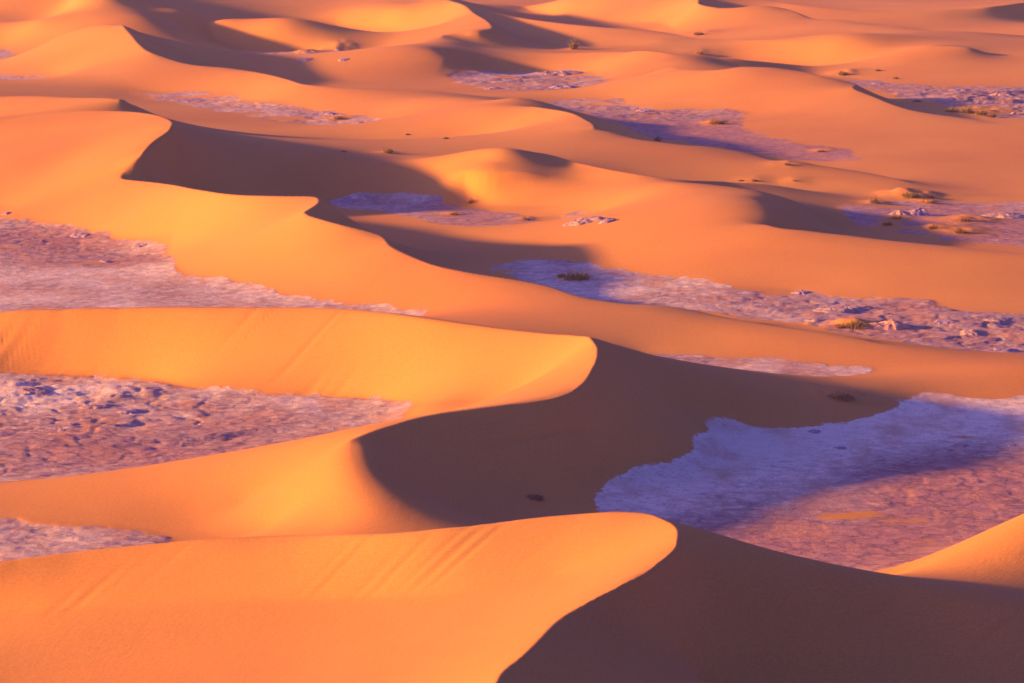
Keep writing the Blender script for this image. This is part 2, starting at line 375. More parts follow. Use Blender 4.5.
# ------------------------------------------------------------------ relief of the lake floor, slip-face marks, hummocks
M_SOFT = blur2(FLOOR.astype(np.float32), 9, 6, 2)
farw = np.clip((YG - 300) / 250, 0, 1)
edge_n = fbm(XG / 2.6, YG / 4.0, 6, 31, 0.6) * (1 - 0.5 * farw) + 0.9 * farw * fbm(XG / 9, YG / 15, 4, 33, 0.6)
M = np.clip((M_SOFT - 0.5 + 0.55 * edge_n * (1 - np.abs(2 * M_SOFT - 1))) * 4.5 + 0.5, 0, 1).astype(np.float32)
M *= np.clip((0.75 - Z) / 0.4, 0, 1)
# thin sheets of drifted sand lie on the floor in places
drift = np.clip((fbm(XG / 8.0, YG / 5.0, 5, 35, 0.58) - 0.42 + 0.26 * farw) * 3.5, 0, 1)
M *= 1 - 0.85 * drift
WIDE = blur2(FLOOR.astype(np.float32), 12, 8, 2)


def blob(px, py, rx, ry):
    """soft patch on flat ground, radii in metres"""
    x, y, _ = at(px, py, 0.0)
    return np.exp(-(((XG - x) / rx) ** 2 + ((YG - y) / ry) ** 2))


AMP = np.full_like(Z, 0.45)
for px, py, rx, ry, a in [(60,385,7,12,1.0),(110,395,6,12,1.0),(180,420,7,14,0.7),(60,440,9,14,0.6),(0,380,5,10,0.6),
                          (830,310,8,16,0.8),(900,320,8,14,0.5),(960,335,7,14,0.9),(1010,330,5,14,0.8),(720,295,9,10,0.2),(600,280,8,12,0.2),
                          (750,460,9,20,-0.2),(760,420,9,14,-0.2),(900,480,8,14,0.1),(980,470,7,12,0.35),(960,500,8,10,0.1),
                          (40,230,9,14,1.2),(100,245,7,12,0.9),(60,290,14,18,-0.25),(250,300,10,10,-0.25),
                          (60,530,5,8,0.9),(310,115,12,30,2.0),(180,97,16,30,0.8),(330,58,20,40,1.8),(520,80,24,60,2.0),(620,108,20,30,1.4),(960,100,16,40,1.6),(1010,98,10,30,2.0)]:
    AMP += a * blob(px, py, rx, ry)
AMP = np.maximum(AMP, 0.08) * WIDE * M
warp = fbm(XG / 6, YG / 9, 3, 77)
big = fbm((0.9 * XG + 0.4 * YG) / 11.0 + 0.8 * warp, (0.9 * YG - 0.4 * XG) / 4.5 + 0.8 * warp, 5, 41)
step = np.abs(((big * 5.0) % 1.0) - 0.5) * 2
terr = (np.floor(big * 5.0) + np.clip(((big * 5.0) % 1.0) * 4.0, 0, 1)) / 5.0
fine = fbm(XG / 0.75, YG / 1.1, 3, 51)
crk = 1 - np.clip(np.abs(fbm(XG / 2.6, YG / 4.2, 3, 61)) * 9, 0, 1)
Z = Z + AMP * (0.11 * terr + 0.07 * big + 0.02 * fine) - 0.03 * crk * AMP
Z = Z + M * (0.05 * fbm(XG / 5.5, YG / 3.4, 3, 56) + 0.05 * fbm(XG / 0.95, YG / 0.7, 3, 57, 0.62)) * np.clip(AMP * 0.9 + 0.45, 0, 1.2)
# the sand itself: long faint swells and wind scour
SAND = 1 - M
gx = np.gradient(Z, axis=1) / (DU * YG); gy = np.gradient(Z, axis=0) / (DV * YG)
slope = np.sqrt(gx * gx + gy * gy)
Z = Z + SAND * (0.05 * fbm(XG / 9, YG / 16, 3, 71) * np.clip(slope * 6, 0.2, 1) + 0.004 * fbm(XG / 0.9, YG / 1.6, 2, 73))
# avalanche grooves down the lit slip faces of the two nearest dunes
gx = np.gradient(Z, axis=1) / (DU * YG); gy = np.gradient(Z, axis=0) / (DV * YG) - gx * (U0 + ii * DU)
face = np.clip((gy - 0.22) / 0.15, 0, 1) * SAND * (YG < 262) * np.clip((0.5 - gx) / 0.3, 0, 1)
qs = 0.80 * XG - 0.60 * YG; ql = 0.6 * XG + 0.80 * YG
gr = vnoise(qs / 0.30, ql / 8.0, 91) + 0.6 * vnoise(qs / 0.15, ql / 6.0, 92)
sparse = np.clip(fbm(qs / 3.2, ql / 14.0, 2, 93) * 4 + 0.9, 0.15, 1)
Z = Z - blur2(face.astype(np.float32), 4, 3, 1) * sparse * np.where(YG > 195, 0.10, 0.04) * np.clip(gr * 3.0 - 0.35, 0, 1)
# hummocks that carry the desert shrubs: px, py, radius, height
HUM = [(577,279,1.3,0.35),(843,398,1.7,0.5),(853,326,1.5,0.6),(535,500,1.2,0.12),(906,197,2.6,1.0),(875,203,1.1,0.35),(929,203,1.3,0.3),(896,219,1.4,0.4),(887,225,1.2,0.35),
       (933,229,1.2,0.5),(962,233,2.6,0.5),(966,221,2.6,0.6),(388,153,1.2,0.3),(715,124,2.0,0.6),(970,113,6,0.5),(574,49,2.2,0.6),(470,203,1.0,0.3),(454,214,1.0,0.3),(526,219,1.0,0.25),(338,119,1.6,0.4),
       (821,151,1.5,0.3),(788,164,1.8,0.35),(755,181,1.5,0.25),(795,181,1.3,0.25),(844,74,2.5,0.7),(700,34,3.0,0.5),(700,53,3.0,0.5),(338,50,2.5,1.2),(308,53,2.5,0.7)]
gxx = U0 / DU
def zat(x, y):
    gu = (x / y - U0) / DU; gv = (math.log(y) - V0) / DV
    i, j = int(gu), int(gv); fu, fv = gu - i, gv - j
    return float((Z[j, i] * (1 - fu) + Z[j, i + 1] * fu) * (1 - fv) + (Z[j + 1, i] * (1 - fu) + Z[j + 1, i + 1] * fu) * fv)


def ground_at(px, py):
    """where the sight line through a pixel meets the terrain"""
    a = (px - 512.0) / F; b = (341.5 - py) / F
    t = 0.80 * Y0
    last = t
    while t < 1100:
        x, y, zz = a * t, (CP + b * SP) * t, CAM_H - t * (SP - b * CP)
        if y > Y0 * 1.02 and zz <= zat(x, y): break
        last = t; t += 0.5
    lo, hi = last, t
    for _ in range(12):
        m = 0.5 * (lo + hi)
        x, y, zz = a * m, (CP + b * SP) * m, CAM_H - m * (SP - b * CP)
        if zz <= zat(x, y): hi = m
        else: lo = m
    return x, y, zat(x, y)


for px, py, r, h in HUM:
    x, y, _ = ground_at(px, py)
    j0, j1 = int((math.log(max(Y0 + 1, y - 5 * r)) - V0) / DV), int((math.log(y + 5 * r) - V0) / DV) + 1
    X_, Y_ = XG[j0:j1], YG[j0:j1]
    q = ((X_ - x) / r) ** 2 + ((Y_ - y) / (1.4 * r)) ** 2
    tail = np.exp(-(((X_ - x - 1.4 * r) / (1.6 * r)) ** 2 + ((Y_ - y - 0.4 * r) / (0.7 * r)) ** 2))     # wind shadow of sand
    Z[j0:j1] += 0.6 * h * (np.exp(-q) * (1 + 0.5 * fbm(X_ / (0.5 * r), Y_ / (0.5 * r), 2, int(px))) + 0.35 * tail)
    M[j0:j1] *= 1 - 0.9 * np.exp(-0.6 * q)

CRUST_LIFT = np.zeros_like(Z)  # salt and silt patches, also made paler to brighten the shaded right flat
for px, py, rx, ry, a in [(690,455,7,16,1.0),(620,500,7,12,0.8),(800,425,8,9,0.5),(760,440,9,12,0.7),(890,418,10,12,0.6),(980,420,9,12,0.5),(920,500,10,12,-0.6),(1000,470,8,14,-0.7),(800,545,9,10,-0.6),(880,540,9,8,-0.4),
                          (60,285,14,20,0.25),(250,300,14,12,0.2),(40,240,10,10,-0.7),(90,262,6,5,-0.5),(170,420,7,9,-0.4),(60,400,7,9,0.5),(330,410,6,9,0.3),(120,455,9,8,-0.5),(340,57,25,40,0.2),(540,80,25,50,-0.2),
                          (640,285,12,16,0.35),(950,330,9,14,-0.25),(830,310,10,14,-0.3),(880,95,14,40,-0.1),(980,95,16,40,-0.3),(700,128,16,34,-0.8),(800,152,14,20,-0.9),(940,225,14,20,-0.8),(480,215,10,16,-0.5)]:
    CRUST_LIFT += a * blob(px, py, rx, ry)

gx = np.gradient(Z, axis=1) / (DU * YG); gy = np.gradient(Z, axis=0) / (DV * YG) - gx * (U0 + ii * DU)
RIP = (blur2(np.clip((0.42 - np.hypot(gx, gy)) / 0.15, 0, 1).astype(np.float32), 4, 3, 1) * (1 - M) * np.clip((300 - YG) / 80, 0.15, 1)).astype(np.float32)
# the sheet sinks into the outer desert at its rim
rim = np.minimum(np.minimum(ii, NU - 1 - ii) * DU / 0.012, np.minimum(jj * DV / 0.03, (NV - 1 - jj) * DV / 0.05))
rim = np.clip(rim, 0, 1).astype(np.float32); rim = rim * rim * (3 - 2 * rim)
Z = Z * rim - 1.5 * (1 - rim)

# ------------------------------------------------------------------ which dune a piece of sand belongs to
names = sorted(set(n for n, _, _ in CURVES))
cs_u, cs_v = 8, 4
cu_ = U0 + np.arange(0, NU, cs_u) * DU; cv_ = V0 + np.arange(0, NV, cs_v) * DV
best = None
def upl(d):
    jf = np.arange(NV) / cs_v; jf = np.minimum(jf, d.shape[0] - 1.001); j = jf.astype(int); f = (jf - j)[:, None].astype(np.float32)
    d = d[j] * (1 - f) + d[j + 1] * f
    kf = np.minimum(np.arange(NU) / cs_u, d.shape[1] - 1.001); k = kf.astype(int); g = (kf - k)[None].astype(np.float32)
    return d[:, k] * (1 - g) + d[:, k + 1] * g
for n_i, n in enumerate(names):
    pts = np.vstack([P[:, :2] for nn, k, P in CURVES if nn == n and k in 'cs'])[::24].astype(np.float32)
    d = np.full((len(cv_), len(cu_)), 9.0, np.float32)
    for q in pts:
        d = np.minimum(d, (cu_[None] - q[0]) ** 2 + (cv_[:, None] - q[1]) ** 2)
    d = upl(np.sqrt(d))
    if best is None: best = d.copy(); LAB = np.zeros(d.shape, np.int16)
    else:
        t = d < best; LAB[t] = n_i; best[t] = d[t]
LAB[M > 0.5] = -1


# ------------------------------------------------------------------ materials
def mat(name):
    m = bpy.data.materials.new(name); m.use_nodes = True
    nt = m.node_tree
    return m, nt, nt.nodes, nt.links, nt.nodes['Principled BSDF']


def mk_noise(nt, co, scale, detail=5, rough=0.55, stretch=None):
    src = co
    if stretch:
        mp = nt.nodes.new('ShaderNodeMapping'); mp.inputs['Scale'].default_value = stretch
        nt.links.new(co, mp.inputs['Vector']); src = mp.outputs[0]
    n = nt.nodes.new('ShaderNodeTexNoise'); n.inputs['Scale'].default_value = scale; n.inputs['Detail'].default_value = detail
    n.inputs['Roughness'].default_value = rough
    nt.links.new(src, n.inputs['Vector']); return n.outputs['Fac']


def ramp(nt, fac, stops):
    r = nt.nodes.new('ShaderNodeValToRGB'); e = r.color_ramp.elements
    while len(e) < len(stops): e.new(0.5)
    for el, (p, c) in zip(e, stops):
        el.position = p; el.color = (*c, 1) if len(c) == 3 else c
    nt.links.new(fac, r.inputs[0]); return r.outputs[0]


def mixc(nt, fac, a, b, mode='MIX'):
    m = nt.nodes.new('ShaderNodeMix'); m.data_type = 'RGBA'; m.blend_type = mode
    for s, v in ((m.inputs['Factor'], fac), (m.inputs['A'], a), (m.inputs['B'], b)):
        if isinstance(v, (int, float)): s.default_value = v
        elif isinstance(v, tuple): s.default_value = (*v, 1)
        else: nt.links.new(v, s)
    # colour sockets are the third pair
    return m.outputs['Result'] if False else m


def mix_rgb(nt, fac, a, b, mode='MIX'):
    m = nt.nodes.new('ShaderNodeMix'); m.data_type = 'RGBA'; m.blend_type = mode
    for i, v in ((0, fac), (6, a), (7, b)):
        s = m.inputs[i]
        if isinstance(v, (int, float)): s.default_value = v
        elif isinstance(v, tuple): s.default_value = (*v, 1)
        else: nt.links.new(v, s)
    return m.outputs[2]


def mathn(nt, op, a, b=None, c=None):
    m = nt.nodes.new('ShaderNodeMath'); m.operation = op
    for i, v in enumerate((a, b, c)):
        if v is None: continue
        if isinstance(v, (int, float)): m.inputs[i].default_value = v
        else: nt.links.new(v, m.inputs[i])
    return m.outputs[0]


def terrain_material():
    m, nt, N, L, bs = mat('desert_ground')
    co = N.new('ShaderNodeNewGeometry').outputs['Position']
    at_ = N.new('ShaderNodeAttribute'); at_.attribute_name = 'floor'
    fl = at_.outputs['Fac']
    f4 = mk_noise(nt, co, 2.6, 8, 0.78, (0.8, 1, 1))
    tri = mathn(nt, 'SUBTRACT', 1.0, mathn(nt, 'ABSOLUTE', mathn(nt, 'MULTIPLY_ADD', fl, 2.0, -1.0)))
    fl = mathn(nt, 'MULTIPLY_ADD', mathn(nt, 'ADD', mathn(nt, 'SUBTRACT', fl, 0.5), mathn(nt, 'MULTIPLY', tri, mathn(nt, 'MULTIPLY_ADD', f4, 3.0, -1.5))), 3.0, 0.5)
    cl = N.new('ShaderNodeClamp'); L.new(fl, cl.inputs[0]); fl = cl.outputs[0]
    # sand
    n1 = mk_noise(nt, co, 0.05, 4, 0.5, (1, 0.6, 1)); n2 = mk_noise(nt, co, 9.0, 3, 0.6)
    sand = ramp(nt, n1, [(0.36, SAND_A), (0.64, SAND_B)])
    sand = mix_rgb(nt, 0.28, sand, ramp(nt, n2, [(0.3, (0.34, 0.14, 0.03)), (0.7, (0.80, 0.38, 0.09))]))
    # lake floor: red silt, grey mud, pale salt crust
    f1 = mk_noise(nt, co, 0.16, 6, 0.62, (1, 0.45, 1)); f2 = mk_noise(nt, co, 1.3, 6, 0.7, (1, 0.6, 1)); f3 = mk_noise(nt, co, 5.5, 3, 0.7)
    ac = N.new('ShaderNodeAttribute'); ac.attribute_name = 'crust'
    f1 = mathn(nt, 'ADD', f1, mathn(nt, 'MULTIPLY', ac.outputs['Fac'], 0.26))
    f2 = mathn(nt, 'ADD', f2, mathn(nt, 'MULTIPLY', ac.outputs['Fac'], 0.16))
    mud = ramp(nt, f1, [(0.30, MUD_RED), (0.48, MUD_GREY), (0.66, SALT)])
    mud = mix_rgb(nt, 0.55, mud, ramp(nt, f2, [(0.34, (0.40, 0.20, 0.16)), (0.50, MUD_GREY), (0.68, SALT)]))
    mud = mix_rgb(nt, ramp(nt, f3, [(0.30, (0.6, 0.6, 0.6)), (0.46, (0, 0, 0))]), mud, (0.20, 0.12, 0.10))
    vo = N.new('ShaderNodeTexVoronoi'); vo.feature = 'DISTANCE_TO_EDGE'; vo.inputs['Scale'].default_value = 2.6
    wq = N.new('ShaderNodeMapping'); wq.inputs['Scale'].default_value = (1, 0.8, 1); L.new(co, wq.inputs[0]); L.new(wq.outputs[0], vo.inputs['Vector'])
    crack = ramp(nt, vo.outputs['Distance'], [(0.0, (0, 0, 0)), (0.09, (1, 1, 1))])
    vc = N.new('ShaderNodeTexVoronoi'); vc.feature = 'DISTANCE_TO_EDGE'; vc.inputs['Scale'].default_value = 0.55
    vw = N.new('ShaderNodeVectorMath'); vw.operation = 'ADD'; wn = N.new('ShaderNodeTexNoise'); wn.inputs['Scale'].default_value = 0.9; wn.inputs['Detail'].default_value = 4
    L.new(co, wn.inputs['Vector']); sc = N.new('ShaderNodeVectorMath'); sc.operation = 'SCALE'; sc.inputs['Scale'].default_value = 2.2; L.new(wn.outputs['Color'], sc.inputs[0])
    L.new(co, vw.inputs[0]); L.new(sc.outputs[0], vw.inputs[1]); L.new(vw.outputs[0], vc.inputs['Vector'])
    gap = mathn(nt, 'MULTIPLY', ramp(nt, vc.outputs['Distance'], [(0.0, (1, 1, 1)), (0.10, (0, 0, 0))]), ramp(nt, f1, [(0.40, (1, 1, 1)), (0.62, (0.15, 0.15, 0.15))]))
    mud = mix_rgb(nt, mathn(nt, 'MULTIPLY', gap, 0.75), mud, (0.22, 0.115, 0.08))
    # loose sand thinly blown over the floor
    blown = ramp(nt, mk_noise(nt, co, 0.33, 5, 0.6, (1, 0.35, 1)), [(0.50, (0, 0, 0)), (0.70, (0.75, 0.75, 0.75))])
    mud = mix_rgb(nt, blown, mud, (0.60, 0.29, 0.11))
    colr = mix_rgb(nt, fl, sand, mud)
    L.new(colr, bs.inputs['Base Color'])
    bs.inputs['Roughness'].default_value = 0.95
    bs.inputs['Specular IOR Level'].default_value = 0.08
    # relief too fine for the mesh: wind ripples on sand, crust and cracks on mud
    wv = N.new('ShaderNodeTexWave'); wv.inputs['Scale'].default_value = 2.1; wv.inputs['Distortion'].default_value = 2.2; wv.inputs['Detail'].default_value = 2.0; wv.inputs['Detail Scale'].default_value = 0.6
    wm = N.new('ShaderNodeMapping'); wm.inputs['Rotation'].default_value = (0, 0, math.radians(22)); L.new(co, wm.inputs[0]); L.new(wm.outputs[0], wv.inputs['Vector'])
    b1 = N.new('ShaderNodeBump'); b1.inputs['Distance'].default_value = 0.006
    ar = N.new('ShaderNodeAttribute'); ar.attribute_name = 'ripple'; L.new(ar.outputs['Fac'], b1.inputs['Strength'])
    rn = mk_noise(nt, wm.outputs[0], 5.5, 2, 0.5, (1, 0.22, 1))
    rip = mathn(nt, 'ADD', mathn(nt, 'ADD', mathn(nt, 'MULTIPLY', wv.outputs['Fac'], 0.25), mathn(nt, 'MULTIPLY', rn, 1.6)), n2); L.new(rip, b1.inputs['Height'])
    b2 = N.new('ShaderNodeBump'); b2.inputs['Distance'].default_value = 0.05
    L.new(fl, b2.inputs['Strength'])
    hh = mathn(nt, 'ADD', mathn(nt, 'MULTIPLY', f4, 2.0), mathn(nt, 'MULTIPLY', crack, 0.12))
    L.new(hh, b2.inputs['Height']); L.new(b1.outputs[0], b2.inputs['Normal'])
    L.new(b2.outputs[0], bs.inputs['Normal'])
    return m


SAND_A, SAND_B = (0.59, 0.235, 0.034), (0.69, 0.31, 0.042)
MUD_RED, MUD_GREY, SALT = (0.50, 0.235, 0.115), (0.50, 0.33, 0.185), (0.92, 0.76, 0.40)
GROUND = terrain_material()


# ------------------------------------------------------------------ meshes of the land
def tag(o, label=None, cat=None, group=None, kind=None):
    if label: o['label'] = label
    if cat: o['category'] = cat
    if group: o['group'] = group
    if kind: o['kind'] = kind
    return o


def grid_mesh(name, verts, quads, floor, m, crust=None, ripple=None):
    me = bpy.data.meshes.new(name)
    me.vertices.add(len(verts)); me.vertices.foreach_set('co', verts.astype(np.float32).ravel())
    me.loops.add(quads.size); me.loops.foreach_set('vertex_index', quads.astype(np.int32).ravel())
    me.polygons.add(len(quads)); me.polygons.foreach_set('loop_start', np.arange(0, quads.size, 4, dtype=np.int32))
    me.polygons.foreach_set('use_smooth', np.ones(len(quads), bool))
    if floor is not None:
        a = me.attributes.new('floor', 'FLOAT', 'POINT'); a.data.foreach_set('value', floor.astype(np.float32).ravel())
    if crust is not None:
        a = me.attributes.new('crust', 'FLOAT', 'POINT'); a.data.foreach_set('value', crust.astype(np.float32).ravel())
    if ripple is not None:
        a = me.attributes.new('ripple', 'FLOAT', 'POINT'); a.data.foreach_set('value', ripple.astype(np.float32).ravel())
    me.update(calc_edges=True)
    me.materials.append(m)
    o = bpy.data.objects.new(name, me); col.objects.link(o)
    return o


VERT = np.stack([XG, YG, Z], -1).reshape(-1, 3)
FLO = M.ravel(); CRU = CRUST_LIFT.ravel()
q0 = (jj[:-1, :-1] * NU + ii[:-1, :-1]).ravel()
QUAD = np.stack([q0, q0 + 1, q0 + NU + 1, q0 + NU], 1)
QL = LAB[:-1, :-1].ravel()
DUNE_LABEL = {
 'A': 'nearest sand dune with a sharp hooked crest and a dark right flank',
 'B': 'large sand dune with an S shaped crest and a wide shaded hollow in the middle of the view',
 'C': 'long diagonal sand ridge crossing the view behind the S shaped dune',
 'D': 'tall left hand sand dune whose crest hooks towards the viewer over a dark slip face',
 'E': 'sunlit sand slope at the lower right edge behind the nearest dune',
 'F': 'low central sand dune with a striped sunlit slip face and a dark rounded nose',
 'G': 'small rounded sand dome with a dark right side on the central dune',
 'Hh': 'peaked sand dune at the upper left with a dark blue lee side',
 'J': 'far left sand dune ending in a dark rounded nose beside pale flats',
 'K': 'far sand dune with a bright double hooked crest near the top middle',
 'N': 'sunlit sand slope along the top edge right of the double hooked dune',
 'O': 'low far sand ridge with a straight orange slip face right of the middle',
 'P': 'low far sand ridge with a short dark slip face above the pale far flats',
 'Q': 'long sunlit sand dune at the upper right with a dark strip behind its crest',
 'R': 'far sand dune at the upper right edge with a small dark nose',
 'S': 'far sand dune by the top edge with a small blue hollow under its peak',
 'T': 'farthest sand dune in the top right corner',
 'U': 'wide orange sand dune of the middle distance with a thin sharp crest',
 'X': 'farthest sand dune beyond the top left edge with a peak added to shade the valley',
 'Z': 'small dark triangular sand peak behind the tall left hand dune',
}
for n_i, n in [(-1, None)] + list(enumerate(names)):
    sel = QUAD[QL == n_i]
    if not len(sel): continue
    uq, inv = np.unique(sel, return_inverse=True)
    o = grid_mesh('dry_lake_bed' if n is None else 'sand_dune', VERT[uq], inv.reshape(-1, 4), FLO[uq], GROUND, CRU[uq], RIP.ravel()[uq])
    tag(o, 'cracked pink and lilac dry lake floor between the dunes' if n is None else DUNE_LABEL[n], kind='structure')

# the desert around, out to the horizon
rr = np.array([0, 40, 110, 300, 700, 1500, 2200, 3000.0]); nn = 96
gv_, gq = [], []
for r in rr:
    for k in range(nn):
        a = 2 * math.pi * k / nn; gv_.append((r * math.cos(a), r * math.sin(a), -1.2))
for a in range(len(rr) - 1):
    for k in range(nn):
        gq.append((a * nn + k, a * nn + (k + 1) % nn, (a + 1) * nn + (k + 1) % nn, (a + 1) * nn + k))
og = grid_mesh('ground', np.array(gv_), np.array(gq)[:, ::-1], np.zeros(len(gv_)), GROUND)
tag(og, 'flat desert ground reaching to the horizon', kind='structure')

# ------------------------------------------------------------------ shrubs, tufts, rocks
def simple(name, c, c2, scale, rough=0.9):
    m, nt, N, L, bs = mat(name)
    co = N.new('ShaderNodeNewGeometry').outputs['Position']
    L.new(ramp(nt, mk_noise(nt, co, scale, 4, 0.65), [(0.35, c), (0.65, c2)]), bs.inputs['Base Color'])
    bs.inputs['Roughness'].default_value = rough; bs.inputs['Specular IOR Level'].default_value = 0.1
    return m, nt, bs, co


M_GREEN = simple('olive_foliage', (0.20, 0.16, 0.035), (0.36, 0.26, 0.07), 3.0)[0]
M_DRY = simple('dry_straw', (0.42, 0.24, 0.06), (0.60, 0.36, 0.10), 3.0)[0]
M_BROWN = simple('dry_twigs', (0.25, 0.14, 0.06), (0.38, 0.21, 0.085), 5.0)[0]
def mud_mat(name, a, b, c):
    m, nt, bs, co = simple(name, a, b, 2.4)
    f = mk_noise(nt, co, 6.0, 6, 0.75)
    colr = mix_rgb(nt, ramp(nt, f, [(0.45, (0, 0, 0)), (0.62, (1, 1, 1))]), bs.inputs['Base Color'].links[0].from_socket, c)
    nt.links.new(colr, bs.inputs['Base Color'])
    b = nt.nodes.new('ShaderNodeBump'); b.inputs['Distance'].default_value = 0.06; b.inputs['Strength'].default_value = 0.8
    nt.links.new(f, b.inputs['Height']); nt.links.new(b.outputs[0], bs.inputs['Normal'])
    return m
M_MUD = mud_mat('dried_mud', (0.34, 0.20, 0.12), (0.44, 0.27, 0.16), (0.52, 0.36, 0.23))
M_ROCK = mud_mat('dark_crust', (0.22, 0.13, 0.10), (0.42, 0.27, 0.20), (0.55, 0.40, 0.33))
M_MOUND = mud_mat('sandy_clay', (0.62, 0.31, 0.12), (0.68, 0.36, 0.16), (0.55, 0.30, 0.16))


def mesh_obj(name, verts, faces, m, parent=None, smooth=False):
    me = bpy.data.meshes.new(name); me.from_pydata(verts, [], faces); me.update()
    if smooth: me.polygons.foreach_set('use_smooth', [True] * len(me.polygons))
    me.materials.append(m)
    o = bpy.data.objects.new(name, me); col.objects.link(o)
    if parent: o.parent = parent
    return o


def px_size(y):                            # metres covered by one photo pixel at distance y
    return y / F


def blades(rng, n, rx, ry, h, wid, lean, leafy=False):
    V, Fc = [], []
    for k in range(n):
        a = rng.uniform(0, 2 * math.pi); rr_ = math.sqrt(rng.random())
        bx, by = rx * rr_ * math.cos(a) * 0.75, ry * rr_ * math.sin(a) * 0.75
        hh = h * rng.uniform(0.5, 1.0) * (1 - 0.55 * rr_ ** 2)
        ox, oy = lean * hh * math.cos(a) * rr_ + rng.gauss(0, 0.22) * hh, lean * hh * math.sin(a) * rr_ + rng.gauss(0, 0.22) * hh
        ph = rng.uniform(0, math.pi); wx, wy = wid * math.cos(ph), wid * math.sin(ph)
        p = []
        for t in (0.0, 0.45, 0.8):
            ww = (1 - 0.35 * t) * 0.5
            cx, cy, cz = bx + ox * t * t, by + oy * t * t, hh * (t - 0.12 * t * t) - 0.08
            p += [(cx - wx * ww, cy - wy * ww, cz), (cx + wx * ww, cy + wy * ww, cz)]
        i0 = len(V); V += p + [(bx + ox, by + oy, hh * 0.88)]
        Fc += [(i0, i0 + 1, i0 + 3, i0 + 2), (i0 + 2, i0 + 3, i0 + 5, i0 + 4), (i0 + 4, i0 + 5, i0 + 6)]
        if leafy:                           # small leaf clumps along the stem
            for q in range(2):
                t = rng.uniform(0.3, 1.0); s = wid * rng.uniform(0.8, 1.5)
                cx, cy, cz = bx + ox * t * t + rng.gauss(0, s), by + oy * t * t + rng.gauss(0, s), hh * (t - 0.12 * t * t)
                a1 = rng.uniform(0, 6.28); i0 = len(V)
                V += [(cx + s * math.cos(a1), cy + s * math.sin(a1), cz - s * 0.4), (cx - s * math.sin(a1), cy + s * math.cos(a1), cz + s * 0.5), (cx - s * math.cos(a1), cy - s * math.sin(a1), cz + s * 0.2), (cx + 0.6 * s * math.sin(a1), cy - 0.6 * s * math.cos(a1), cz + 0.9 * s)]
                Fc += [(i0, i0 + 1, i0 + 2), (i0, i0 + 2, i0 + 3)]
    return V, Fc


def shrub(px, py, w_px, h_px, kind, label, name='desert_shrub', cat='shrub', group='desert shrubs and tufts'):
    x, y, zz = ground_at(px, py)
    s = px_size(y); rx = 0.5 * w_px * s; ry = rx * 0.9; h = h_px * s * 1.7
    rng = random.Random(int(px * 31 + py))
    root = bpy.data.objects.new(name, None); col.objects.link(root); root.location = (x, y, zz - 0.05); root.empty_display_size = 0.3
    tag(root, label, cat, group)
    wid = max(0.025, 0.5 * s)
    n = int(min(150, 24 + 4 * w_px))
    foliage = {'green': M_GREEN, 'dry': M_DRY, 'brown': M_BROWN}[kind]
    V, Fc = blades(rng, n, rx, ry, h, wid, 0.55, leafy=True)
    mesh_obj('foliage', V, Fc, foliage, root)
    V, Fc = blades(rng, max(14, n // 3), rx * 0.6, ry * 0.6, h * 0.85, wid, 0.8)
    mesh_obj('dry_stems', V, Fc, M_BROWN if kind == 'green' else M_DRY if kind == 'brown' else M_BROWN, root)
    return root


